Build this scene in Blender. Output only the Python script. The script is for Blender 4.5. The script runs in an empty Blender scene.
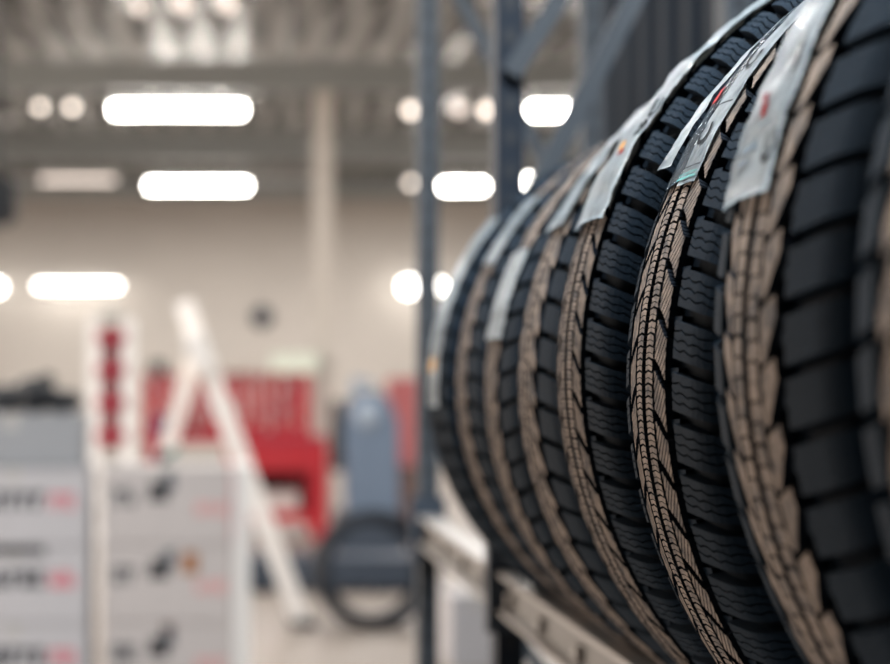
import bpy, bmesh, math, random
from mathutils import Vector, noise
C = bpy.context.scene
COL = C.collection
PI = math.pi
F = 1730.6            # focal length in pixels of the 890 px wide frame
CZ = 1.40             # camera height
VX, VY = 225.0, 380.0 # where lines running straight ahead meet

def wx(px, Y): return (px - VX) * Y / F
def wz(py, Y): return CZ + (VY - py) * Y / F

# ------------------------------------------------------------------ materials
def mat(name, col, rough=0.6, metal=0.0, noise_scale=None, noise_amt=0.15, bump=0.0, bump_scale=60, spec=0.5, emit=None, estr=0.0, coat=0.0):
    m = bpy.data.materials.new(name); m.use_nodes = True
    nt = m.node_tree; b = nt.nodes['Principled BSDF']
    b.inputs['Base Color'].default_value = (*col, 1)
    b.inputs['Roughness'].default_value = rough
    b.inputs['Metallic'].default_value = metal
    b.inputs['Specular IOR Level'].default_value = spec
    b.inputs['Coat Weight'].default_value = coat
    if emit:
        b.inputs['Emission Color'].default_value = (*emit, 1)
        b.inputs['Emission Strength'].default_value = estr
    tc = nt.nodes.new('ShaderNodeTexCoord')
    if noise_scale:
        n = nt.nodes.new('ShaderNodeTexNoise'); n.inputs['Scale'].default_value = noise_scale
        n.inputs['Detail'].default_value = 5
        r = nt.nodes.new('ShaderNodeMixRGB'); r.blend_type = 'MIX'
        nt.links.new(tc.outputs['Object'], n.inputs['Vector'])
        nt.links.new(n.outputs['Fac'], r.inputs['Fac'])
        r.inputs[1].default_value = (*[c * (1 - noise_amt) for c in col], 1)
        r.inputs[2].default_value = (*[min(1, c * (1 + noise_amt)) for c in col], 1)
        nt.links.new(r.outputs[0], b.inputs['Base Color'])
    if bump:
        n2 = nt.nodes.new('ShaderNodeTexNoise'); n2.inputs['Scale'].default_value = bump_scale
        n2.inputs['Detail'].default_value = 6
        bp = nt.nodes.new('ShaderNodeBump'); bp.inputs['Strength'].default_value = bump
        bp.inputs['Distance'].default_value = 0.002
        nt.links.new(tc.outputs['Object'], n2.inputs['Vector'])
        nt.links.new(n2.outputs['Fac'], bp.inputs['Height'])
        nt.links.new(bp.outputs[0], b.inputs['Normal'])
    return m

M = {}
M['rubber'] = mat('rubber', (0.006, 0.013, 0.022), 0.65, noise_scale=90, noise_amt=0.2, bump=0.5, bump_scale=900, spec=0.05)
M['rubber_deep'] = mat('rubber_deep', (0.006, 0.009, 0.014), 0.8, noise_scale=60, bump=0.3, bump_scale=300, spec=0.06)
M['sidewall'] = mat('sidewall', (0.005, 0.008, 0.012), 0.7, noise_scale=40, bump=0.2, bump_scale=200, spec=0.03)
M['tan_tread'] = mat('tan_rubber', (0.27, 0.208, 0.168), 0.85, noise_scale=170, noise_amt=0.6, bump=0.6, bump_scale=700, spec=0.15)  # mottled tan for the tops of the inner tread blocks
def patchy(m, col, scale, lo, hi):
    nt = m.node_tree; b = nt.nodes['Principled BSDF']; src = b.inputs['Base Color'].links[0].from_socket
    tc = nt.nodes.new('ShaderNodeTexCoord'); n = nt.nodes.new('ShaderNodeTexNoise'); n.inputs['Scale'].default_value = scale; n.inputs['Detail'].default_value = 8
    n.inputs['Roughness'].default_value = .7
    r = nt.nodes.new('ShaderNodeMapRange'); r.inputs[1].default_value = lo; r.inputs[2].default_value = hi
    mx = nt.nodes.new('ShaderNodeMixRGB'); mx.inputs[2].default_value = (*col, 1)
    nt.links.new(tc.outputs['Object'], n.inputs['Vector']); nt.links.new(n.outputs['Fac'], r.inputs[0])
    nt.links.new(r.outputs[0], mx.inputs[0]); nt.links.new(src, mx.inputs[1]); nt.links.new(mx.outputs[0], b.inputs['Base Color'])
patchy(M['tan_tread'], (0.045, 0.05, 0.058), 60, .44, .70)
M['film'] = mat('label_film', (0.38, 0.425, 0.445), 0.34, noise_scale=30, noise_amt=0.22, bump=1.0, bump_scale=60, spec=0.4, coat=0.15)
patchy(M['film'], (0.13, 0.155, 0.175), 22, .46, .66)
M['film_dark'] = mat('clear_film', (0.10, 0.13, 0.16), 0.15, noise_scale=40, noise_amt=0.4, bump=1.0, bump_scale=50, spec=0.7, coat=0.5)
M['ink'] = mat('black_ink', (0.008, 0.009, 0.012), 0.7, spec=0.1)
M['red_ink'] = mat('red_ink', (0.24, 0.008, 0.012), 0.6, spec=0.1)
M['amber_ink'] = mat('amber_ink', (0.6, 0.28, 0.03), 0.4)
M['blue_ink'] = mat('blue_ink', (0.03, 0.10, 0.16), 0.4)
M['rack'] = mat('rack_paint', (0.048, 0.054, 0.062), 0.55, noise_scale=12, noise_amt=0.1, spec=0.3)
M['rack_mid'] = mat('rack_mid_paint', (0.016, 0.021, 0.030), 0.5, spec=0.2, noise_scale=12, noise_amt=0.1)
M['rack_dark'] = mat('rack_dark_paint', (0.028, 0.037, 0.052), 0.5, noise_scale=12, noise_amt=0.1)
M['zinc'] = mat('galvanised', (0.36, 0.325, 0.295), 0.4, metal=0.35, noise_scale=25, noise_amt=0.15)
M['web'] = mat('beam_web', (0.17, 0.155, 0.14), 0.5, metal=0.3, noise_scale=25, noise_amt=0.15)
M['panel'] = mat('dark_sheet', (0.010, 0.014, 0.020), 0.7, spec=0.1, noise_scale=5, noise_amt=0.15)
M['wall'] = mat('plaster', (0.60, 0.555, 0.51), 0.85, noise_scale=1.2, noise_amt=0.05, bump=0.1)
M['floor'] = mat('concrete', (0.32, 0.28, 0.25), 0.45, noise_scale=1.5, noise_amt=0.12, bump=0.1, bump_scale=15)
M['deck'] = mat('steel_deck', (0.42, 0.415, 0.405), 0.24, metal=0.85, noise_scale=3, noise_amt=0.15)
M['beam'] = mat('beam_paint', (0.28, 0.295, 0.29), 0.7, noise_scale=3, noise_amt=0.08)
M['column'] = mat('column_paint', (0.56, 0.52, 0.475), 0.7, noise_scale=3, noise_amt=0.05)
M['lamp'] = mat('lamp_glow', (0.9, 0.9, 0.9), 0.4, emit=(1.0, 0.965, 0.90), estr=34)
M['lamp_dim'] = mat('lamp_dim', (0.9, 0.9, 0.9), 0.4, emit=(1.0, 0.83, 0.72), estr=1.8)
M['lamp_mid'] = mat('lamp_mid', (0.9, 0.9, 0.9), 0.4, emit=(1.0, 0.86, 0.74), estr=4.5)
M['lamp_wall'] = mat('lamp_wall_glow', (0.9, 0.9, 0.9), 0.4, emit=(1.0, 0.965, 0.90), estr=11)
M['rib_glint'] = mat('rib_glint', (0.9, 0.9, 0.9), 0.4, emit=(1.0, 0.83, 0.72), estr=1.3)  # glow standing in for reflections on the deck ribs
M['housing'] = mat('lamp_housing', (0.6, 0.6, 0.6), 0.5)
M['carton'] = mat('white_carton', (0.51, 0.495, 0.51), 0.8, noise_scale=6, noise_amt=0.05)
M['carton_warm'] = mat('cream_carton', (0.55, 0.505, 0.49), 0.8, noise_scale=6, noise_amt=0.05)
M['carton_grey'] = mat('grey_carton', (0.33, 0.34, 0.36), 0.8, noise_scale=6, noise_amt=0.06)
M['tape'] = mat('carton_tape', (0.50, 0.48, 0.46), 0.5)
M['red_print'] = mat('red_print', (0.66, 0.16, 0.20), 0.7)
M['red_print_faint'] = mat('faint_red_print', (0.72, 0.36, 0.35), 0.7)
M['alu'] = mat('white_aluminium', (0.86, 0.83, 0.80), 0.5, noise_scale=5, noise_amt=0.04)
M['red'] = mat('red_paint', (0.42, 0.014, 0.024), 0.5, noise_scale=4, noise_amt=0.1)
M['dark_red'] = mat('dark_red_paint', (0.34, 0.02, 0.04), 0.5)
M['dusky_red'] = mat('dusky_red', (0.30, 0.07, 0.08), 0.6)
M['pink'] = mat('faded_red', (0.62, 0.19, 0.20), 0.6, noise_scale=4, noise_amt=0.1)
M['brown'] = mat('brown_board', (0.19, 0.11, 0.09), 0.6)
M['black'] = mat('black_plastic', (0.012, 0.014, 0.018), 0.6)
M['dark_blue'] = mat('dark_blue_steel', (0.035, 0.05, 0.075), 0.5)
M['blue'] = mat('blue_grey_paint', (0.12, 0.165, 0.235), 0.5, noise_scale=6, noise_amt=0.15)
M['blue_light'] = mat('pale_blue_paint', (0.28, 0.34, 0.42), 0.5)
M['steel'] = mat('tool_steel', (0.62, 0.58, 0.56), 0.35, metal=0.4)
M['purple'] = mat('purple_plastic', (0.12, 0.02, 0.09), 0.5)
M['mint'] = mat('pale_green_white', (0.72, 0.78, 0.68), 0.6)
M['teal'] = mat('teal_plastic', (0.05, 0.28, 0.26), 0.5)
M['orange'] = mat('orange_brown', (0.35, 0.14, 0.05), 0.6)

# ------------------------------------------------------------------ helpers
def tag(o, label, cat, group=None, kind=None):
    if label: o['label'] = label
    if cat: o['category'] = cat
    if group: o['group'] = group
    if kind: o['kind'] = kind
    return o
def empty(name, loc, rz=0.0):
    o = bpy.data.objects.new(name, None); COL.objects.link(o)
    o.location = loc; o.rotation_euler = (0, 0, rz); o.empty_display_size = 0.1
    return o
def obj(name, bm, m, parent=None, smooth=False, loc=None):
    me = bpy.data.meshes.new(name); bm.normal_update(); bm.to_mesh(me); bm.free()
    if isinstance(m, str): m = [m]
    for k in m: me.materials.append(M[k])
    if smooth:
        for p in me.polygons: p.use_smooth = True
    o = bpy.data.objects.new(name, me); COL.objects.link(o)
    if parent: o.parent = parent
    if loc: o.location = loc
    return o
def B(): return bmesh.new()
def box(bm, x0, x1, y0, y1, z0, z1, mi=0, bev=0.0):
    vs = [bm.verts.new(p) for p in ((x0,y0,z0),(x1,y0,z0),(x1,y1,z0),(x0,y1,z0),(x0,y0,z1),(x1,y0,z1),(x1,y1,z1),(x0,y1,z1))]
    fs = [bm.faces.new([vs[i] for i in f]) for f in ((3,2,1,0),(4,5,6,7),(0,1,5,4),(1,2,6,5),(2,3,7,6),(3,0,4,7))]
    for f in fs: f.material_index = mi
    if bev:
        es = {e for f in fs for e in f.edges}
        bmesh.ops.bevel(bm, geom=list(es), offset=bev, segments=2, affect='EDGES')
def bar(bm, a, b, w, h, up=(0,1,0), mi=0):
    """a rectangular bar from a to b, w across and h along the up direction"""
    a, b = Vector(a), Vector(b); d = (b - a).normalized(); u = Vector(up)
    s = d.cross(u).normalized(); u = s.cross(d).normalized()
    vs = []
    for p in (a, b):
        for i, j in ((-1,-1),(1,-1),(1,1),(-1,1)): vs.append(bm.verts.new(p + s*(i*w/2) + u*(j*h/2)))
    for f in ((0,1,2,3),(7,6,5,4),(0,4,5,1),(1,5,6,2),(2,6,7,3),(3,7,4,0)):
        bm.faces.new([vs[i] for i in f]).material_index = mi
def cyl(bm, a, b, r0, r1=None, n=20, mi=0):
    r1 = r0 if r1 is None else r1
    a, b = Vector(a), Vector(b); d = (b - a).normalized()
    u = d.orthogonal().normalized(); v = d.cross(u)
    A = [bm.verts.new(a + (u*math.cos(2*PI*i/n) + v*math.sin(2*PI*i/n))*r0) for i in range(n)]
    Bv = [bm.verts.new(b + (u*math.cos(2*PI*i/n) + v*math.sin(2*PI*i/n))*r1) for i in range(n)]
    for i in range(n):
        j = (i+1) % n; bm.faces.new((A[i], A[j], Bv[j], Bv[i])).material_index = mi
    bm.faces.new(A[::-1]).material_index = mi; bm.faces.new(Bv).material_index = mi
def ball(bm, c, r, sx=1, sy=1, sz=1, n=16):
    res = bmesh.ops.create_uvsphere(bm, u_segments=n, v_segments=n//2+2, radius=r)
    for v in res['verts']: v.co = Vector((v.co.x*sx, v.co.y*sy, v.co.z*sz)) + Vector(c)
def prism(bm, pts, y0, y1, mi=0):
    """an outline of (x, z) points given real depth from y0 to y1"""
    A = [bm.verts.new((x, y0, z)) for x, z in pts]; Bv = [bm.verts.new((x, y1, z)) for x, z in pts]
    n = len(pts)
    bm.faces.new(A).material_index = mi; bm.faces.new(Bv[::-1]).material_index = mi
    for i in range(n):
        j = (i+1) % n; bm.faces.new((A[j], A[i], Bv[i], Bv[j])).material_index = mi
    bmesh.ops.recalc_face_normals(bm, faces=bm.faces)
def struct(name, bm, m):
    o = obj(name, bm, m); o['kind'] = 'structure'; return o

# ------------------------------------------------------------------ room shell
XL, XR, YB, YF, HC = -5.5, 7.5, 28.0, -2.5, CZ + 3.0
b = B(); box(b, XL-.2, XR+.2, YF, YB+.2, -0.2, 0); struct('floor', b, 'floor')
b = B(); box(b, XL-.2, XR+.2, YB, YB+.2, 0, HC+.3)
struct('wall_back', b, 'wall')
b = B()   # left wall, out of view, with a doorway added to let light in
for (y0, y1, z0, z1) in ((YF, 5.0, 0, HC+.3), (11.4, YB, 0, HC+.3), (5.0, 11.4, 3.3, HC+.3)):
    box(b, XL-.2, XL, y0, y1, z0, z1)
struct('wall_left', b, 'wall')
b = B(); box(b, XR, XR+.2, YF, YB, 0, HC+.3); struct('wall_right', b, 'wall')
b = B()   # frame of the added doorway
box(b, XL-.05, XL+.05, 4.92, 5.02, 0, 3.38); box(b, XL-.05, XL+.05, 11.38, 11.48, 0, 3.38); box(b, XL-.05, XL+.05, 5.02, 11.38, 3.28, 3.38)
struct('trim_1', b, 'housing')

# steel roof deck: trapezoid ribs running away from the camera
b = B(); pitch, dep = 0.36, 0.17
x = XL - .2; prof = []
while x < XR + .2:
    prof += [(x, HC+dep), (x+.14, HC+dep), (x+.19, HC), (x+.31, HC)]; x += pitch
y_s = [YF, 4, 10, 16, 22, YB + .05]
rows = [[b.verts.new((px, y, pz)) for px, pz in prof] for y in y_s]
for r0, r1 in zip(rows, rows[1:]):
    for i in range(len(prof)-1): b.faces.new((r0[i], r0[i+1], r1[i+1], r1[i]))
o = struct('ceiling', b, 'deck')
sm = o.modifiers.new('thickness', 'SOLIDIFY'); sm.thickness = 0.01; sm.offset = 1
# cross beams under the deck
for i, (y, zt, zb) in enumerate(((15.75, 2.90, 2.62), (20.8, 2.98, 2.62), (25.4, 2.98, 2.70), (10.2, 2.98, 2.72), (5.2, 2.98, 2.72))):
    b = B()
    box(b, XL, XR, y-.12, y+.12, CZ+zb, CZ+zb+.03); box(b, XL, XR, y-.12, y+.12, CZ+zt-.03, CZ+zt)
    box(b, XL, XR, y-.02, y+.02, CZ+zb+.03, CZ+zt-.03)
    box(b, XL, XR, y-.11, y-.02, CZ+zb+.03, CZ+zt-.03)
    struct('beam_%d' % (i+1), b, 'beam')
b = B(); box(b, .82, .99, 15.9, 16.1, 0, CZ+2.9); box(b, .77, 1.04, 15.85, 16.15, 0, .03)
box(b, .82, .99, 15.63, 15.9, CZ+2.58, CZ+2.62)
struct('pillar', b, 'column')
# baseboard along the back wall and a ledge band
b = B(); box(b, XL, XR, YB-.03, YB, 0, .12); struct('baseboard_back', b, 'beam')
b = B(); box(b, wx(340, 27.9), wx(600, 27.9), YB-.10, YB, wz(212, 27.9), wz(198, 27.9)); struct('trim_2', b, 'column')

# dark corrugated partition behind the rack
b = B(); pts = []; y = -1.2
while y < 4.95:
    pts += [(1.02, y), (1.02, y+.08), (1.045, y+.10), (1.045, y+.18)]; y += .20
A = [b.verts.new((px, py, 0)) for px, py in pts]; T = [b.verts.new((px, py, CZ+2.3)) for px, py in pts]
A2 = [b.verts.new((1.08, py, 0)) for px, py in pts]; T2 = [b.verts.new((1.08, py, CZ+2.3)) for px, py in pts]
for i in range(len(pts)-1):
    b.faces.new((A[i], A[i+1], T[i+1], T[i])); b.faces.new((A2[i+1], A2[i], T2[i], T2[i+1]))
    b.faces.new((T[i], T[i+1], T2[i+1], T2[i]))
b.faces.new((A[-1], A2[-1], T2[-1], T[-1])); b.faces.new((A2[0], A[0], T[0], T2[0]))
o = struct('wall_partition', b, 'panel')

# ------------------------------------------------------------------ tyres
def prof_pt(R, u, h=0.0):
    """point (y, r) on the tread surface, arc position u, lifted h along the normal"""
    s = 1 if u >= 0 else -1; a = abs(u)
    if a <= .080:
        y, dr = a, a*a/.84; ph = math.atan(2*a/.84)
    else:
        ph0 = math.atan(.16/.84); ph = ph0 + (a-.080)/.028
        y = .080 + .028*(math.sin(ph)-math.sin(ph0)); dr = .00762 + .028*(math.cos(ph0)-math.cos(ph))
    return s*(y + h*math.sin(ph)), R - dr + h*math.cos(ph)
def tyre_pt(R, th, u, h=0.0):
    y, r = prof_pt(R, u, h)
    return Vector((-r*math.cos(th), y, R + r*math.sin(th)))     # origin at the bottom of the tyre

def strip(bm, R, lo, hi, mt, ms, depth=.009, top=0.0):
    """block whose outline is two chains of (s, u) points; top faces get material mt, sides ms"""
    def v(p, h): return bm.verts.new(tyre_pt(R, p[0]/R, p[1], h))
    Lt = [v(p, top) for p in lo]; Ht = [v(p, top) for p in hi]
    Lb = [v(p, -depth) for p in lo]; Hb = [v(p, -depth) for p in hi]
    n = len(lo)
    def f(vs, mi):
        fc = bm.faces.new(vs); fc.material_index = mi
    for i in range(n-1):
        f((Lt[i], Lt[i+1], Ht[i+1], Ht[i]), mt)
        f((Lt[i+1], Lt[i], Lb[i], Lb[i+1]), ms); f((Ht[i], Ht[i+1], Hb[i+1], Hb[i]), ms)
    f((Lt[0], Ht[0], Hb[0], Lb[0]), ms); f((Ht[-1], Lt[-1], Lb[-1], Hb[-1]), ms)

def clip(poly, nx, ny, c, keep_less):
    out = []
    for i in range(len(poly)):
        p, q = poly[i], poly[(i+1) % len(poly)]
        dp, dq = p[0]*nx+p[1]*ny-c, q[0]*nx+q[1]*ny-c
        if not keep_less: dp, dq = -dp, -dq
        if dp <= 0: out.append(p)
        if dp*dq < 0:
            t = dp/(dp-dq); out.append((p[0]+t*(q[0]-p[0]), p[1]+t*(q[1]-p[1])))
    return out
def poly_block(bm, R, pts, mt, ms, depth=.009):
    if len(pts) < 3: return
    T = [bm.verts.new(tyre_pt(R, p[0]/R, p[1], 0)) for p in pts]
    D = [bm.verts.new(tyre_pt(R, p[0]/R, p[1], -depth)) for p in pts]
    f = bm.faces.new(T); f.material_index = mt
    for i in range(len(pts)):
        j = (i+1) % len(pts)
        bm.faces.new((T[j], T[i], D[i], D[j])).material_index = ms

def tread_bm(R, N, style, apex, rnd):
    bm = bmesh.new(); P = 2*PI*R/N
    for k in range(N):
        s0 = k*P + rnd.uniform(-.0006, .0006)
        for side in (-1, 1):
            off = 0 if side > 0 else P*.5
            # shoulder lugs
            g = .0085 if style == 'winter' else .0075
            a0, a1, n = (.0560, .113, 12) if style == 'winter' else (.0510, .113, 12)
            length = P - g
            ns = 4 if style == 'winter' else 1
            def wave(i, j):
                if ns == 1 or j in (0, ns): 
                    return 0
                return .0011*math.sin(i*2.1 + j*1.3)
            def su(i, j, gap):
                a = a0 + (a1-a0)*i/(n-1)
                bend = -apex*(.009*(i/(n-1)) + .003*(i/(n-1))**3)
                return (s0+off+bend + length*j/ns + wave(i, j) + gap, side*a)
            for j in range(ns):
                lo = [su(i, j, .0 if j == 0 else .0006) for i in range(n)]
                hi = [su(i, j+1, .0 if j == ns-1 else -.0006) for i in range(n)]
                strip(bm, R, lo, hi, 0, 0)
            # intermediate slanting blocks, cut by fine diagonal sipes
            u0, u1 = (.0245, .0440) if style == 'winter' else (.0230, .0405)
            if style == 'winter':
                skew, gg = -apex*.016, .0070
                q = [(s0+off, u0), (s0+off+P-gg, u0), (s0+off+P-gg+skew*.75, u1-.003), (s0+off+P-gg+skew+.004*apex, u1), (s0+off+skew+.002, u1), (s0+off+skew*.35, u0+.010)]
            else:                                # leaf shaped: one end wide, tapering along a slanting outer edge
                skew = -apex*.006; L = P-.0035
                q = [(0, u0), (L, u0), (L+.007, u1), (L-.004, u1+.0015), (L*.45, u0+.012), (L*.1, u0+.006)]
                if apex > 0: q = [(L-a, c) for a, c in q][::-1]
                q = [(s0+off+a, c) for a, c in q]
            q = [(a, c*side) for a, c in q]
            ang = math.radians(52)*side*apex*(-1)
            nx, ny = math.cos(ang), math.sin(ang)
            ds = [p[0]*nx+p[1]*ny for p in q]; lo_, hi_ = min(ds), max(ds)
            step, gap = (.0044, .0012) if style == 'winter' else (.0105, .0005)
            c = lo_
            while c < hi_:
                pc = clip(clip(q, nx, ny, c, False), nx, ny, min(hi_, c+step-gap), True)
                poly_block(bm, R, pc, 2, 1)
                c += step
            # centre rib, short blocks with a zigzag edge
            nb = 4 if style == 'winter' else 3
            for j in range(nb):
                t0 = s0 + off*.5 + P*j/nb; t1 = t0 + P/nb - .0014
                zz = .0012*(1 if j % 2 else -1)
                hw = .0045
                lo = [(t0, side*hw), (t0+.0012, side*.0115), (t0-.0002, side*(.0198+zz))]
                mid = [(0,)*2]*3
                tm = (t0+t1)/2
                lo2 = [(tm-.0003, side*(hw+.0006)), (tm+.0005, side*.0115), (tm-.0008, side*(.0198))]
                hi2 = [(tm+.0003, side*(hw+.0006)), (tm+.0011, side*.0115), (tm-.0002, side*(.0198))]
                hi = [(t1, side*hw), (t1+.0012, side*.0115), (t1-.0002, side*(.0198+zz))]
                if style == 'winter':
                    strip(bm, R, lo, lo2, 2, 1); strip(bm, R, hi2, hi, 2, 1)
                else:
                    strip(bm, R, lo, hi, 2, 1)
            # low tie bar seen in the wide groove beside each slanting block
            strip(bm, R, [(s0+off+skew+.004, side*(u1-.0005)), (s0+off+skew+.004, side*(a0+.001))], [(s0+off+skew+.010, side*(u1-.0005)), (s0+off+skew+.010, side*(a0+.001))], 0, 1, top=-.0035)
    # moulding whiskers
    for k in range(46):
        th = rnd.uniform(0, 2*PI); u = rnd.choice((.054, -.054, .110, -.108, .098))
        p = tyre_pt(R, th, u, -.0005); q = tyre_pt(R, th+rnd.uniform(-.006,.006), u+rnd.uniform(-.001,.001), rnd.uniform(.003,.0065))
        cyl(bm, p, q, .00035, .00022, n=5, mi=0)
    bmesh.ops.recalc_face_normals(bm, faces=bm.faces)
    return bm

def casing_bm(R):
    bm = bmesh.new(); n = 120; pts = []
    for i in range(0, 25):                      # crown under the blocks
        u = -.113 + .226*i/24; pts.append(prof_pt(R, u, -.0085))
    y_e, r_e = pts[-1]
    side = [(y_e+.003, r_e-.012), (.112, R-.062), (.1165, R-.080), (.114, R-.084), (.112, R-.100), (.103, R-.116), (.097, R-.122), (.080, R-.122),
            (.076, R-.115), (.088, R-.100), (.096, R-.075), (.092, R-.045), (.07, R-.026), (0, R-.022)]
    prof = [(-y, r) for y, r in side[::-1][1:]] + pts + side
    prof = prof
    rings = []
    for k in range(n):
        t = 2*PI*k/n
        rings.append([bm.verts.new((-r*math.cos(t), y, R+r*math.sin(t))) for y, r in prof])
    m = len(prof)
    for k in range(n):
        a, c = rings[k], rings[(k+1) % n]
        for i in range(m-1): bm.faces.new((a[i], a[i+1], c[i+1], c[i]))
        bm.faces.new((a[m-1], a[0], c[0], c[m-1]))
    bmesh.ops.recalc_face_normals(bm, faces=bm.faces)
    return bm

def ring_bm(R, ri, ro, y, t):
    """raised band on the sidewall"""
    bm = bmesh.new(); n = 120; s = 1 if y > 0 else -1
    prof = [(y, R-ri), (y+s*t, R-ri-.002), (y+s*t, R-ro+.002), (y, R-ro)]
    rings = [[bm.verts.new((-r*math.cos(2*PI*k/n), yy, R+r*math.sin(2*PI*k/n))) for yy, r in prof] for k in range(n)]
    for k in range(n):
        a, c = rings[k], rings[(k+1) % n]
        for i in range(4): bm.faces.new((a[i], a[(i+1)%4], c[(i+1)%4], c[i]))
    bmesh.ops.recalc_face_normals(bm, faces=bm.faces)
    return bm

def sheet_h(a, c, h, seed, amp, lift):
    w = noise.noise(Vector((a*14+seed, c*2.2, seed*1.7)))*.7 + noise.noise(Vector((a*40, c*5, seed+9)))*.35
    return max(h + amp*(w+.55) + (lift(a, c) if lift else 0), .0006)
def sheet(R, t0, t1, u0, u1, h, seed, nu=14, nt=90, amp=.0016, taper=0.0, lift=None, thick=.0003):
    """a strip of film laid over the tread, wrinkled; lift(a, b) raises it off the rubber"""
    bm = bmesh.new(); G = []
    for i in range(nt+1):
        a = i/nt; th = math.radians(t0+(t1-t0)*a); row = []
        for j in range(nu+1):
            c = j/nu
            edge = .0015*noise.noise(Vector((a*9, seed*3.1, 1.7))) 
            u = u0+(u1-u0)*c + edge + taper*(a-.5)
            hh = sheet_h(a, c, h, seed, amp, lift)
            row.append(bm.verts.new(tyre_pt(R, th, u, hh)))
        G.append(row)
    for i in range(nt):
        for j in range(nu): bm.faces.new((G[i][j], G[i][j+1], G[i+1][j+1], G[i+1][j]))
    r = bmesh.ops.solidify(bm, geom=bm.faces[:], thickness=thick)
    bmesh.ops.recalc_face_normals(bm, faces=bm.faces)
    return bm

def glyph_bm(text, R, th, u, size, hf):
    """flat letters wrapped on the tread surface, reading along the strip"""
    cu = bpy.data.curves.new('t', 'FONT'); cu.body = text; cu.align_x = 'CENTER'; cu.align_y = 'CENTER'; cu.size = size
    cu.offset = size*.02
    o = bpy.data.objects.new('t', cu); COL.objects.link(o)
    bpy.context.view_layer.update()
    me = bpy.data.meshes.new_from_object(o)
    bm = bmesh.new(); bm.from_mesh(me)
    bpy.data.objects.remove(o); bpy.data.meshes.remove(me); bpy.data.curves.remove(cu)
    bmesh.ops.subdivide_edges(bm, edges=[e for e in bm.edges if e.calc_length() > size*.12], cuts=2)
    for v in bm.verts:
        x, y = v.co.x, v.co.y
        v.co = tyre_pt(R, math.radians(th) + x/R, u + y, hf(th + math.degrees(x/R), u + y))
    return bm
def patch_bm(R, t0, t1, u0, u1, hf):
    bm = bmesh.new(); n = 8
    G = [[bm.verts.new(tyre_pt(R, math.radians(t0+(t1-t0)*i/n), u0+(u1-u0)*j/4, hf(t0+(t1-t0)*i/n, u0+(u1-u0)*j/4))) for j in range(5)] for i in range(n+1)]
    for i in range(n):
        for j in range(4): bm.faces.new((G[i][j], G[i][j+1], G[i+1][j+1], G[i+1][j]))
    return bm

XC = 0.600
def make_tyre(Ysil, R, Zc, style, N, apex, label, labels, seed):
    rnd = random.Random(seed)
    yc = Ysil - .08
    t = empty('tyre', (XC, yc, CZ+Zc-R))
    tag(t, label, 'tyre', 'new tyres standing in a row on the rack')
    obj('casing', casing_bm(R), 'sidewall', t, smooth=True)
    obj('tread', tread_bm(R, N, style, apex, rnd), ['rubber', 'rubber_deep', 'rubber' if seed == 8 else 'tan_tread'], t)
    obj('bead', ring_bm(R, .112, .121, -.099, .006), 'rubber_deep', t)
    obj('bead', ring_bm(R, .112, .121, .099, .006), 'rubber_deep', t)
    for k, d in enumerate(labels):
        s = obj('tread_label', sheet(R, d['t'][0], d['t'][1], d['u'][0], d['u'][1], .0014, seed+k, taper=d.get('taper', 0), amp=d.get('amp', .0016), lift=d.get('lift')), d.get('m', 'film'), t, smooth=True)
        def hf(th, u, d=d, sd=seed+k):
            a = (th-d['t'][0])/(d['t'][1]-d['t'][0]); c = (u-d['u'][0])/(d['u'][1]-d['u'][0])
            return sheet_h(a, min(1, max(0, c)), .0014, sd, d.get('amp', .0016), d.get('lift')) + .0007
        if d.get('label'): s['label'] = d['label']
        for g in d.get('glyphs', ()):
            obj('printed_letter', glyph_bm(g[0], R, g[1], g[2], g[3], hf), g[4], s)
        for g in d.get('patches', ()):
            obj('printed_mark', patch_bm(R, g[0], g[1], g[2], g[3], hf), g[4], s)
    return t

T = []
T.append(make_tyre(.700, .352, .022, 'summer', 70, 1, 'black tyre nearest the camera, cut off by the right edge of the photo', [], 1))
T.append(make_tyre(.935, .3435, .022, 'summer', 70, -1, 'large black tyre with smooth shoulder blocks and a wide pale label with a red mark', [
    dict(t=(11.6, 62), u=(-.020, .075), amp=.0024, taper=-.004,
         glyphs=[('C', 15.6, -.006, .026, 'ink')],
         patches=[(18.8, 20.0, .016, .028, 'red_ink'), (20.2, 20.9, .020, .030, 'red_ink'), (16.1, 16.7, .022, .050, 'blue_ink'), (15.0, 15.4, .030, .052, 'blue_ink'), (17.9, 18.2, .002, .024, 'blue_ink'), (22, 24.5, -.006, -.002, 'ink'), (30, 31, .01, .04, 'blue_ink')])], 2))
def flap(a, c):
    return .009*max(0, 1-a*1.15)**1.1 * (.35+.65*c) 
T.append(make_tyre(1.182, .3335, -.002, 'winter', 66, 1, 'sharp winter tyre with brown tread and a loose flap of label film sticking out', [
    dict(t=(22.0, 74), u=(-.031, .006), amp=.0010,
         glyphs=[('C', 28.0, -.008, .024, 'ink'), ('G', 37.5, -.012, .022, 'ink'), ('A', 50, -.01, .02, 'ink')],
         patches=[(31.6, 31.8, -.028, .010, 'ink'), (24.0, 24.15, -.030, .006, 'ink'), (22.6, 22.9, -.030, .010, 'teal'), (23.2, 23.35, -.030, .010, 'teal')]),
    dict(t=(22.5, 74), u=(.006, .047), amp=.0012, m='film_dark', patches=[(33, 35.2, .022, .036, 'red_ink')], glyphs=[('B', 38, .024, .026, 'ink')], label='clear film between the label and the flap'),
    dict(t=(25.3, 58), u=(.045, .075), amp=.0012, lift=flap, label='loose flap of label film curling off the tread',
         patches=[]),
    ], 3))
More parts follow.
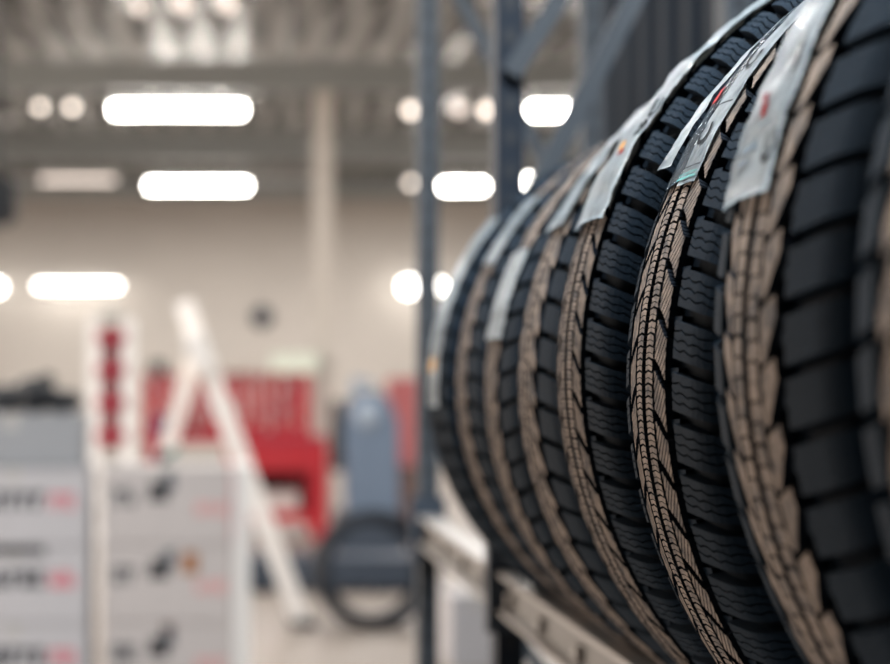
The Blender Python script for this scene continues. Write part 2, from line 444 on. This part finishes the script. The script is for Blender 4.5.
T.append(make_tyre(1.417, .3370, .008, 'winter', 70, 1, 'winter tyre with ribbed shoulder lugs behind the flapping label, its crumpled label lit white', [
    dict(t=(19.5, 80), u=(-.046, .075), amp=.0040,
         glyphs=[('B', 32.5, -.030, .026, 'ink'), ('C', 35.5, -.036, .026, 'ink')],
         patches=[(30.3, 31.5, .0, .018, 'amber_ink'), (28.8, 29.8, -.02, -.006, 'red_ink')])], 4))
T.append(make_tyre(1.650, .3285, -.002, 'summer', 66, 1, 'fifth tyre from the right with plain shoulder blocks and a bright narrow label high up', [
    dict(t=(25.0, 75), u=(-.035, .075), amp=.0034)], 5))
T.append(make_tyre(1.890, .324, -.008, 'summer', 66, -1, 'blurred tyre with a short cream label low on its tread, third from the far end', [
    dict(t=(9, 26), u=(-.05, .045), amp=.002)], 6))
T.append(make_tyre(2.130, .3223, -.006, 'summer', 66, 1, 'blurred tyre with a grey label only near its top, second from the far end', [
    dict(t=(26, 43), u=(-.05, .045), amp=.002)], 7))
T.append(make_tyre(2.370, .3295, -.006, 'summer', 66, 1, 'last tyre at the far end, next to the rack post, with a long grey label', [
    dict(t=(-5, 41), u=(-.066, .0), amp=.002, patches=[(3, 6, -.05, -.02, 'amber_ink')])], 8))

# ------------------------------------------------------------------ rack
rk = empty('tyre_rack', (.62, 1.2, 0))
tag(rk, 'blue-grey steel tyre rack with braced upright frames and pale beams carrying the tyres', 'rack')
def rp(name, bm, m): 
    o = obj(name, bm, m, rk); o.location = (-.62, -1.2, 0); return o
XA, XB = .424, .765
FY = (-.55, 2.60, 3.63)
ZT = CZ + 1.25
def post(x, y, m):
    b = B()
    hx, hy = .021, .028
    box(b, x-hx, x+hx, y-hy, y-hy+.004, 0, ZT); box(b, x-hx, x-hx+.004, y-hy+.004, y+hy, 0, ZT); box(b, x+hx-.004, x+hx, y-hy+.004, y+hy, 0, ZT)
    box(b, x-hx-.02, x+hx+.02, y-hy-.02, y+hy+.02, 0, .006)
    z = .1
    while z < ZT-.05:                       # punched slots
        box(b, x-.008, x+.008, y-hy-.0006, y-hy, z, z+.022, 1); z += .05
    return rp('upright_post', b, [m, 'black'])
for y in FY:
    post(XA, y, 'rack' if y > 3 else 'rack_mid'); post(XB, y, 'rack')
# diagonal braces of each frame, in the plane across the rack
def brace(p, q, m='rack'):
    b = B(); bar(b, p, q, .030, .018, up=(0,1,0)); return rp('diagonal_brace', b, m)
y1, y2 = FY[1], FY[2]
brace((XA, y1-.03, wz(78, y1)), (XA+.37, y1-.03, wz(78, y1)+.57))
brace((XA, y1+.03, wz(252, y1)), (XB, y1+.03, wz(252, y1)+.67))
brace((XA, y1+.03, wz(225, y1)), (XB, y1+.03, wz(225, y1)-.55))
brace((XA, y2-.03, wz(-58, y2)), (XB, y2-.03, wz(-58, y2)-.66))
brace((XA, y2-.03, wz(505, y2)), (XB, y2-.03, wz(505, y2)-.50))
for y in FY:
    for z in (.15, ZT-.08):
        b = B(); bar(b, (XA, y, z), (XB, y, z), .03, .02, up=(0,1,0)); rp('cross_tie', b, 'rack')
zb = CZ - .281
def beam(x0, x1, ya, yb, zt, lip):
    b = B()
    box(b, x0, x1, ya, yb, zt-.007, zt); box(b, x0, x1, ya, yb, zt-.062, zt-.055)
    xm = (x0+x1)/2
    box(b, xm-.004, xm+.004, ya, yb, zt-.055, zt-.007, 1)
    yy = ya+.12
    while yy < yb-.05:                      # spring clips along the channel
        box(b, x0+.006, xm-.004, yy, yy+.022, zt-.048, zt-.028); yy += .24
    return rp('shelf_beam', b, ['zinc', 'web'])
for ya, yb in ((FY[0]+.035, FY[1]-.035), (FY[1]+.035, FY[2]-.035)):
    beam(.400, .440, ya, yb, zb, 0); beam(.745, .785, ya, yb, zb, 0)
    beam(.400, .440, ya, yb, CZ+1.1, 0); beam(.745, .785, ya, yb, CZ+1.1, 0)
    beam(.400, .440, ya, yb, CZ-1.05, 0); beam(.745, .785, ya, yb, CZ-1.05, 0)
for y in FY[1:]:
    b = B(); box(b, .385, .455, y-.060, y-.032, zb-.09, zb+.04); rp('beam_connector', b, 'rack_dark')

# ------------------------------------------------------------------ ceiling lamps
def tube_lamp(px0, px1, py, Y, label, m='lamp', hh=.085, group='long ceiling lamps'):
    Lm = (px1-px0)*Y/F; x = wx((px0+px1)/2, Y); z = wz(py, Y)
    t = empty('ceiling_lamp', (x, Y, z)); tag(t, label, 'lamp', group)
    b = B(); box(b, -Lm/2-.02, Lm/2+.02, -.09, .09, hh/2, hh/2+.05); 
    obj('housing', b, 'housing', t)
    b = B(); cyl(b, (-Lm/2, 0, 0), (Lm/2, 0, 0), hh/2, n=16); obj('tube', b, m, t)
    for s in (-1, 1):
        b = B()
        if Y < 27: cyl(b, (s*Lm*.4, 0, hh/2+.05), (s*Lm*.4, 0, HC+.1-z), .008, n=6)
        else: box(b, s*Lm*.4-.02, s*Lm*.4+.02, .0, YB-Y, hh/2+.01, hh/2+.04)
        obj('hanger', b, 'housing', t)
    return t
tube_lamp(113, 243, 110, 16.2, 'long bright tube lamp beside the first cross beam, over the red workbench')
tube_lamp(531, 640, 111, 16.2, 'bright tube lamp cut off by the dark post of the rack')
tube_lamp(149, 247, 186, 21.6, 'bright tube lamp beside the dim one in the second row')
tube_lamp(443, 484, 186.5, 21.6, 'shorter bright tube lamp seen between the two front rack posts')
tube_lamp(37, 119, 286, 27.6, 'bright tube lamp low on the beige back wall above the pale boxes', 'lamp_wall')
tube_lamp(41, 115, 180, 21.7, 'dim beige tube lamp to the left of the bright one in the second row', 'lamp_dim', hh=.045)
def bulb(px, py, Y, label, m, r=.055):
    t = empty('round_lamp', (wx(px, Y), Y, wz(py, Y))); tag(t, label, 'lamp', 'small round lamps')
    b = B(); ball(b, (0, 0, 0), r); obj('globe', b, m, t, smooth=True)
    b = B(); cyl(b, (0, 0, r*.7), (0, 0, r+.07), r*.75, r*.5, n=14); obj('cap', b, 'housing', t)
    if Y < 27:
        b = B(); cyl(b, (0, 0, r+.06), (0, 0, HC+.1-wz(py, Y)), .006, n=6); obj('stem', b, 'housing', t)
    else:
        b = B(); cyl(b, (0, 0, r+.02), (0, YB-Y, r+.02), .012, n=6); obj('bracket', b, 'housing', t)
bulb(411, 110, 16.2, 'round warm lamp half hidden by the front rack post, first row', 'lamp_mid', .05)
bulb(487, 110, 16.2, 'round warm lamp at the edge of the dark braced post, first row', 'lamp_mid', .05)
bulb(459, 108, 17.0, 'dim round lamp between the two front rack posts', 'lamp_dim', .06)
bulb(411, 183, 21.6, 'round warm lamp beside the front rack post, second row', 'lamp_mid', .045)
bulb(529, 182, 21.6, 'round bright lamp just above the tyres, second row', 'lamp', .06)
bulb(409, 286, 27.6, 'round bright lamp low on the back wall beside the rack post', 'lamp_wall', .13)
bulb(439, 286, 27.6, 'round lamp on the back wall partly behind the rack post', 'lamp_wall', .09)
bulb(40, 107, 16.4, 'outer of the two added dim globes standing for ceiling highlights beside the longest tube lamp', 'lamp_mid', .04)  # this globe and the next glow in place of ceiling highlights
bulb(72, 107, 16.4, 'inner of the two added dim globes standing for ceiling highlights beside the longest tube lamp', 'lamp_mid', .042)
bulb(-3, 287, 27.6, 'round bright lamp cut off by the left edge of the photo', 'lamp_wall', .10)
bulb(140, 6, 13.2, 'added glowing globe standing for a reflection on the roof ribs, first of the three at the top edge', 'rib_glint', .05)  # three added globes, glowing where the ribs would reflect light
bulb(183, 4, 13.2, 'added glowing globe standing for a reflection on the roof ribs, middle of the three at the top edge', 'rib_glint', .06)
bulb(228, 4, 13.2, 'added glowing globe standing for a reflection on the roof ribs, last of the three at the top edge', 'rib_glint', .06)

# ------------------------------------------------------------------ wall clock and hanging speaker
t = empty('wall_clock', (wx(262, 27.9), 27.97, wz(317, 27.9))); tag(t, 'small round black clock on the beige back wall above the red workbench', 'clock')
b = B(); cyl(b, (0, .03, 0), (0, -.05, 0), .17, n=32); obj('case', b, 'black', t)
b = B(); cyl(b, (0, -.05, 0), (0, -.055, 0), .12, n=32); obj('face', b, 'dark_blue', t)
t = empty('hanging_speaker', (wx(-2, 9), 9, wz(225, 9))); tag(t, 'black loudspeaker hanging at the left edge of the photo under the roof', 'speaker')
b = B(); box(b, -.14, .09, -.10, .10, 0, .25, bev=.03); obj('cabinet', b, 'black', t)
b = B(); cyl(b, (-.02, -.10, .12), (-.02, -.112, .12), .065, n=20); obj('speaker_cone', b, 'black', t)
b = B(); cyl(b, (0, 0, .23), (0, 0, HC-wz(225, 9)), .012, n=8); obj('drop_rod', b, 'black', t)

# ------------------------------------------------------------------ cartons
def print_marks(bm, x0, x1, z0, z1, y, rnd, n):
    """row of solid printed characters, too blurred in the photo to read"""
    if n == 1:
        box(bm, x0, x1, y-.002, y, z0, z1); return
    w = (x1-x0)/n
    for i in range(n):
        a = x0+i*w
        k = rnd.randint(0, 3)
        box(bm, a, a+w*.40, y-.002, y, z0, z1)
        if k != 1: box(bm, a+w*.40, a+w*.80, y-.002, y, z0, z0+(z1-z0)*.34)
        if k != 2: box(bm, a+w*.40, a+w*.80, y-.002, y, z1-(z1-z0)*.34, z1)
        if k > 1: box(bm, a+w*.55, a+w*.80, y-.002, y, z0+(z1-z0)*.34, z1-(z1-z0)*.34)
def carton(x0, x1, y, z, h, depth, m, label, group, prints=(), seed=0, handle=None):
    rnd = random.Random(seed)
    cx = (x0+x1)/2; w = (x1-x0)/2
    t = empty('carton', (cx, y+depth/2, z)); tag(t, label, 'box', group)
    b = B(); box(b, -w, w, -depth/2, depth/2, 0, h-.007, bev=.004); obj('box_body', b, m, t)
    b = B(); box(b, -w+.002, -.003, -depth/2+.002, depth/2-.002, h-.007, h-.003); box(b, .003, w-.002, -depth/2+.002, depth/2-.002, h-.007, h-.003)
    obj('lid_flap', b, m, t)
    b = B(); box(b, -.03, .03, -depth/2-.001, -depth/2, h-.07, h-.002); box(b, -.03, .03, -depth/2-.001, depth/2+.001, h-.003, h-.002); obj('tape', b, 'tape', t)
    for (a0, a1, q0, q1, mm, n) in prints:
        b = B(); print_marks(b, a0-cx, a1-cx, q0, q1, -depth/2, rnd, n); obj('printed_lettering', b, mm, t)
    if handle:
        b = B(); box(b, handle[0]-cx, handle[1]-cx, -depth/2-.002, -depth/2+.01, handle[2], handle[3]); obj('hand_slot', b, 'black', t)
    return t
YS = 7.55
hh = .34
def X(px): return wx(px, YS)
names = ('bottom', 'second', 'third')
lab1 = ('lowest white carton of the stack at the left edge, black and red print', 'white carton second from the floor at the left edge, dark band at its top', 'white carton with black and red print directly under the plain grey box')
for i in range(3):
    carton(X(-62), X(88), YS, i*hh, hh, .45, 'carton', lab1[i], 'white cartons stacked at the left edge',
           [(X(-30), X(46), hh*.46, hh*.68, 'black', 6), (X(50), X(76), hh*.46, hh*.66, 'red_print', 3)], 11+i,
           handle=(X(-20), X(45), hh*.94-.02, hh*.94+.015) if i == 1 else None)
carton(X(-62), X(82), YS+.02, 3*hh, .235, .42, 'carton_grey', 'plain grey box on top of the stack at the left edge, under the black bag', 'white cartons stacked at the left edge')
lab2 = ('lowest cream carton of the middle stack, beside the white upright board', 'cream carton in the middle of its stack, with a brown mark beside the black one', 'topmost cream carton of the middle stack, in front of the white ladders')
for i in range(3):
    pr = [(X(112), X(136), hh*.50, hh*.72, 'rack', 3), (X(196), X(228), hh*.38, hh*.54, 'red_print_faint', 4), (X(149), X(168), hh*.56, hh*.80, 'black', 1), (X(163), X(174), hh*.70, hh*.92, 'dark_blue', 1)]
    if i == 1: pr.append((X(182), X(198), hh*.62, hh*.90, 'orange', 1))
    if i == 0: pr.append((X(162), X(174), hh*.88, hh*.98, 'brown', 1))
    carton(X(103), X(231), YS+.02, i*hh, hh, .45, 'carton_warm', lab2[i], 'cream cartons in the middle stack', pr, 31+i)
# dark jug on the middle stack
t = empty('spray_bottle', (X(163), YS+.10, 3*hh+.001)); tag(t, 'dark bottle with a teal cap lying tilted on the top cream carton', 'bottle')
b = B(); cyl(b, (-.03, 0, .03), (.03, 0, .05), .028, .022, n=14); obj('bottle_body', b, 'black', t)
b = B(); cyl(b, (.03, 0, .05), (.06, 0, .075), .016, n=12); obj('cap', b, 'teal', t)
# black bag on the grey box
t = empty('work_bag', (X(30), YS+.2, 3*hh+.235)); tag(t, 'black work bag lying slumped on the grey box at the left edge', 'bag')
b = B(); ball(b, (-.12, 0, .062), .09, 1.4, 1.2, .7); ball(b, (.12, 0, .05), .08, 1.3, 1.1, .65); ball(b, (0, 0, .08), .10, 1.0, 1.2, .82); obj('bag_body', b, 'black', t, smooth=True)
b = B(); cyl(b, (-.02, 0, .06), (.05, 0, .17), .03, .018, n=10); cyl(b, (.05, 0, .17), (.085, 0, .14), .018, n=10); obj('handle', b, 'black', t, smooth=True)
# white upright board leaning beside the cartons
t = tag(obj('upright_board', (lambda b: (box(b, 0, .075, 0, .40, 0, CZ+(VY-466)*YS/F, bev=.006), b)[1])(B()), 'alu', loc=(X(233), YS+.03, 0)), 'tall narrow white board standing against the side of the cream cartons', 'board')

# pale carton beyond the rack post
carton(wx(450, 8.4), wx(505, 8.4), 8.4, 0, wz(594, 8.4), .35, 'carton', 'white carton standing low on the floor, seen between the rack posts', None)

# ------------------------------------------------------------------ ladders
def rails_steps(t, p_top, p_bot, y0, y1, w, steps, name_rail, m, msteps, step_name='step'):
    for y in (y0, y1):
        b = B(); bar(b, (p_top[0], y, p_top[1]), (p_bot[0], y, p_bot[1]), w, .03); obj(name_rail, b, m, t)
        d = Vector((p_bot[0], y, p_bot[1])); 
        b = B(); box(b, d.x-w*.7, d.x+w*.7, y-.025, y+.025, d.z-.01, d.z+.035); obj('rubber_foot', b, 'black', t)
    for k in range(steps):
        a = (k+1)/(steps+1)
        x = p_top[0]+(p_bot[0]-p_top[0])*a; z = p_top[1]+(p_bot[1]-p_top[1])*a
        b = B(); box(b, x-.045, x+.045, y0, y1, z-.012, z+.012); obj(step_name, b, msteps, t)
YL = 10.0
t = empty('stepladder', (.1, YL, 0)); tag(t, 'open white stepladder seen from the side in front of the red workbench', 'ladder')
xt, zt = wx(184, YL)-.1, wz(303, YL)
xf = wx(301, YL)-.1
rails_steps(t, (xt, zt), (xf, .01), -.22, .22, .105, 6, 'front_rail', 'alu', 'alu')
rails_steps(t, (wx(196, YL)-.1, wz(352, YL)), (wx(116, YL)-.1, .01), -.18, .18, .085, 2, 'rear_rail', 'alu', 'alu', 'rear_tie')
b = B(); bar(b, (wx(190, YL)-.1, -.2, wz(338, YL)), (wx(205, YL)-.1, -.2, wz(372, YL)), .09, .5); obj('hinge_plate', b, 'alu', t)
YL2 = 9.2
t = empty('narrow_ladder', (wx(110, YL2), YL2, 0)); tag(t, 'upright narrow white ladder with dark red rungs behind the carton stacks', 'ladder')
for px in (93, 127):
    b = B(); bar(b, (wx(px, YL2)-wx(110, YL2), 0, 0), (wx(px, YL2)-wx(110, YL2), .12, wz(318, YL2)), .075, .04); obj('rail', b, 'alu', t)
for k in range(7):
    z = wz(337+33*k, YL2); 
    b = B(); box(b, -.075, .075, .12*z/1.8-.03, .12*z/1.8+.03, z-.03, z+.03); obj('rung', b, 'dark_red' if k < 4 else 'alu', t)
b = B(); box(b, -.06, .06, .07, .16, wz(318, YL2), wz(311, YL2)); obj('top_cap', b, 'beam', t)
b = B(); box(b, -.07, .07, .15, .165, wz(450, YL2), wz(326, YL2)); obj('backing_strip', b, 'dusky_red', t)

# ------------------------------------------------------------------ red workbench
YW = 15.2
x0, x1 = wx(140, YW), wx(327, YW); xm = (x0+x1)/2; w = (x1-x0)/2
t = empty('workbench', (xm, YW+.3, 0)); tag(t, 'red workshop bench with a tool board above and an open shelf below', 'workbench')
def zz(py): return wz(py, YW)
b = B(); box(b, -w, w-.12, .25, .30, zz(437), zz(373)); obj('tool_board', b, 'red', t)
b = B(); box(b, -w, w, -.30, .30, zz(443), zz(437)); obj('worktop', b, 'dark_red', t)
b = B(); box(b, -w+.75, w-.02, -.28, .28, zz(472), zz(443)); dr = obj('drawer_cabinet', b, 'red', t)
for k in range(3):
    xa = -w+.78+k*.30
    b = B(); box(b, xa, xa+.27, -.295, -.28, zz(470), zz(446)); d = obj('drawer', b, 'red', t)
    b = B(); box(b, xa+.09, xa+.18, -.312, -.295, zz(455), zz(452)); obj('handle', b, 'dark_red', d)
b = B(); box(b, -w+.05, -w+.24, -.28, .28, 0, zz(443)); obj('side_cabinet', b, 'dark_red', t)
for xx in (-w+.78, w-.14):
    b = B(); box(b, xx, xx+.14, -.28, .28, 0, zz(472)); obj('leg', b, 'red', t)
b = B(); box(b, -w+.30, w-.04, -.24, .26, zz(524), zz(512)); obj('lower_shelf', b, 'red', t)
b = B(); box(b, -w+.24, w-.02, .26, .29, zz(512), zz(473)); obj('back_panel', b, 'dark_red', t)
rnd = random.Random(5)
# tools hanging on the board
for k in range(39):
    c, r = k % 13, k // 13
    px = 149 + c*12.2; py = 381 + r*19 + rnd.uniform(-2, 2); hL = rnd.uniform(.08, .13)
    if 178 < px < 196: px += 4
    tt = empty('hand_tool', (wx(px, YW), YW+.525, zz(py+8)))
    kinds = ('spanner', 'screwdriver', 'pliers'); kd = kinds[k % 3]
    tag(tt, 'small pale hand tool hanging in rows on the red tool board', 'tool', 'hand tools on the red tool board')
    b = B(); box(b, -.012, .012, 0, .012, 0, hL)
    if k % 3 == 0: cyl(b, (0, 0, hL+.012), (0, .012, hL+.012), .03, n=10); cyl(b, (0, 0, -.01), (0, .012, -.01), .024, n=10)
    if k % 3 == 2: bar(b, (0, .006, hL*.5), (.035, .006, 0), .016, .012); cyl(b, (0, 0, hL), (0, .012, hL), .02, n=10)
    obj('shaft', b, 'steel', tt)
    if k % 3 == 1:
        b = B(); cyl(b, (0, .006, hL), (0, .006, hL+.07), .018, n=8); obj('handle', b, 'purple' if k % 2 else 'steel', tt)
def simple(name, cat, label, bm, m, loc, group=None):
    return tag(obj(name, bm, m, loc=loc), label, cat, group)
def small_case(px0, px1, py0, py1, dy, m, name, cat, label, mlid='black'):
    a, c = wx(px0, YW), wx(px1, YW); z0, z1 = zz(py1), zz(py0)
    t = empty(name, ((a+c)/2, YW+.3+dy, z0)); tag(t, label, cat); hw = (c-a)/2; H = z1-z0
    b = B(); box(b, -hw, hw, -.12, .12, 0, H*.8, bev=.01); obj('body', b, m, t)
    b = B(); box(b, -hw, hw, -.12, .12, H*.8+.002, H, bev=.004); obj('lid', b, mlid, t)
small_case(152, 172, 417, 436, -.05, 'purple', 'parts_case', 'case', 'dark purple case standing on the red workbench', 'purple')
small_case(262, 300, 492, 511.8, 0, 'carton_warm', 'parts_box', 'box', 'pale box on the open lower shelf of the red workbench', 'carton_warm')
small_case(236, 256, 496, 511, 0, 'brown', 'parts_box', 'box', 'brown box on the open lower shelf of the red workbench', 'brown')
small_case(148, 164, 360, 373, .275, 'black', 'charger', 'charger', 'small dark charger on the top edge of the red tool board', 'black')
small_case(272, 321, 352, 373, .275, 'mint', 'sign_box', 'box', 'pale green-white box on top of the red tool board beside the pillar', 'mint')
small_case(222, 268, 360, 373, .275, 'column', 'flat_box', 'box', 'cream box on top of the red tool board beside the stepladder', 'column')

# ------------------------------------------------------------------ blue tyre changer
YM = 14.0
t = empty('tyre_changer', (wx(370, YM), YM, 0)); tag(t, 'blue-grey workshop machine with a tall rounded body behind the loose tyre', 'machine')
def zm(py): return wz(py, YM)
def xm_(px): return wx(px, YM)-wx(370, YM)
b = B(); prism(b, [(xm_(346), zm(512)), (xm_(342), zm(430)), (xm_(348), zm(402)), (xm_(358), zm(392)), (xm_(374), zm(390)), (xm_(386), zm(398)), (xm_(396), zm(420)), (xm_(398), zm(512))], -.18, .2); obj('body', b, 'blue', t)
b = B(); ball(b, (xm_(366), -.17, zm(415)), .10, 1, .5, 1.2); obj('dial_housing', b, 'blue_light', t, smooth=True)
b = B(); box(b, xm_(336), xm_(402), -.28, .3, 0, zm(512), bev=.02); obj('pedestal', b, 'dark_blue', t)
b = B(); cyl(b, (xm_(356), 0, zm(392)), (xm_(356), 0, zm(378)), .04, n=12); bar(b, (xm_(356), 0, zm(380)), (xm_(372), 0, zm(384)), .05, .05); obj('swing_arm', b, 'blue_light', t)
b = B(); cyl(b, (xm_(336), -.1, zm(470)), (xm_(336), -.1, zm(400)), .05, n=12); obj('hose_reel_post', b, 'black', t)
# faded red cabinet
t = empty('red_cabinet', (wx(412, 17), 17.2, 0)); tag(t, 'faded red cabinet with a brown lower half, between the blue machine and the rack post', 'cabinet')
b = B(); box(b, -.22, .24, -.2, .2, wz(466, 17), wz(378, 17), bev=.01); obj('upper_door', b, 'pink', t)
b = B(); box(b, -.20, .24, -.19, .19, 0, wz(468, 17)); obj('lower_body', b, 'brown', t)
b = B(); box(b, -.19, -.17, -.22, -.2, wz(430, 17), wz(415, 17)); obj('handle', b, 'black', t)
# loose tyre standing on the floor
RL, YT = .33, 9.75
t = empty('loose_tyre', (wx(374, YT), YT, 0)); tag(t, 'loose black tyre standing upright on the floor in front of the blue machine', 'tyre')
t.rotation_euler = (math.radians(-6), 0, math.radians(8))
bmc = bmesh.new(); n = 72
prof = [(-.10, .30), (-.085, .328), (0, .332), (.085, .328), (.10, .30), (.108, .28), (.095, .262), (.085, .258), (.085, .265), (.09, .29), (0, .315), (-.09, .29), (-.085, .265), (-.085, .258), (-.095, .262), (-.108, .28)]
rg = [[bmc.verts.new((-r*math.cos(2*PI*k/n), y, .332+r*math.sin(2*PI*k/n))) for y, r in prof] for k in range(n)]
for k in range(n):
    a, c = rg[k], rg[(k+1)%n]
    for i in range(len(prof)): bmc.faces.new((a[i], a[(i+1)%len(prof)], c[(i+1)%len(prof)], c[i]))
bmesh.ops.recalc_face_normals(bmc, faces=bmc.faces)
obj('casing', bmc, 'rack_mid', t, smooth=True)
bmc = bmesh.new()
for k in range(60):
    th = 2*PI*k/60
    for y in (-.06, .0, .06):
        a = Vector((-math.cos(th), 0, math.sin(th)))
        cc = a*.333 + Vector((0, y, .332)); tan = Vector((math.sin(th), 0, math.cos(th)))
        bar(bmc, cc - tan*.012, cc + tan*.012, .045, .006, up=a)
obj('tread', bmc, 'black', t)
# low dark blue lift ramp on the floor
t = empty('lift_ramp', (wx(335, 11.6), 11.6, 0)); tag(t, 'low dark blue steel ramp lying across the floor behind the loose tyre', 'ramp')
b = B(); box(b, wx(248, 11.4)-wx(335, 11.6), wx(440, 11.4)-wx(335, 11.6), -.25, .25, .03, wz(558, 11.4), bev=.01); obj('deck', b, 'dark_blue', t)
for xx in (-.5, -.1, .3, .6):
    b = B(); box(b, xx-.06, xx+.06, -.22, .22, 0, .03); obj('support_foot', b, 'black', t)

# ------------------------------------------------------------------ added ceiling lamps, not seen, put in to light tyres and room
def added_strip(x, y, L, power, col=(1, .97, .93)):
    t = empty('ceiling_lamp', (x, y, HC-.25)); tag(t, 'added ceiling lamp that lights the aisle and workshop', 'lamp', 'added lamps lighting the scene')
    b = B(); box(b, -L/2, L/2, -.10, .10, .0, .06); obj('housing', b, 'housing', t)
    b = B(); cyl(b, (0, -.0, .06), (0, 0, .25), .01, n=6); obj('hanger', b, 'housing', t)
    ld = bpy.data.lights.new('added_lamp_area', 'AREA'); ld.shape = 'RECTANGLE'; ld.size = L; ld.size_y = .16; ld.energy = power; ld.color = col
    lo = bpy.data.objects.new('added_lamp_area', ld); COL.objects.link(lo); lo.parent = t; lo.location = (0, 0, -.005)
COOL = (.86, .94, 1.0)
added_strip(.5, 1.3, 1.5, 400, COOL); added_strip(-.6, 4.6, 1.5, 60, COOL)
added_strip(-3.4, 5.0, 1.5, 50); added_strip(-3.0, 8.6, 1.5, 80); added_strip(.6, 8.6, 1.5, 80)
for x, y in ((-2.6, 12.5), (2.6, 12.5), (-3, 18.5), (3.4, 18.5), (-3, 24), (0.5, 24), (3.6, 24)):
    added_strip(x, y, 1.5, 140, (1, .965, .93))
# added warm area light entering by the added doorway on the left
ld = bpy.data.lights.new('left_fill', 'AREA'); ld.shape = 'RECTANGLE'; ld.size = 6.2; ld.size_y = 3.1; ld.energy = 560; ld.color = (1.0, .87, .76)
lo = bpy.data.objects.new('left_fill', ld); COL.objects.link(lo); lo.location = (XL-.3, 8.2, 1.7); lo.rotation_euler = (0, math.radians(-90), 0)
lo.rotation_euler = (math.radians(90), 0, math.radians(-90))

w = bpy.data.worlds.new('World'); C.world = w; w.use_nodes = True
w.node_tree.nodes['Background'].inputs[0].default_value = (.30, .45, .65, 1)
w.node_tree.nodes['Background'].inputs[1].default_value = .025

# ------------------------------------------------------------------ camera
cd = bpy.data.cameras.new('camera'); cam = bpy.data.objects.new('camera', cd); COL.objects.link(cam)
cam.location = (0, 0, CZ); cam.rotation_euler = (PI/2, 0, 0)
cd.sensor_fit = 'HORIZONTAL'; cd.sensor_width = 36; cd.lens = F/890*36
cd.shift_x = (445-VX)/890; cd.shift_y = (VY-332)/890
cd.clip_start = .05; cd.clip_end = 100
cd.dof.use_dof = True; cd.dof.focus_distance = 1.13; cd.dof.aperture_fstop = 4.1
C.camera = cam
C.view_settings.view_transform = 'Standard'; C.view_settings.look = 'None'
C.view_settings.gamma = 1; C.view_settings.use_curve_mapping = False
C.view_settings.exposure = 0.0
C.cycles.use_denoising = True
C.cycles.max_bounces = 6
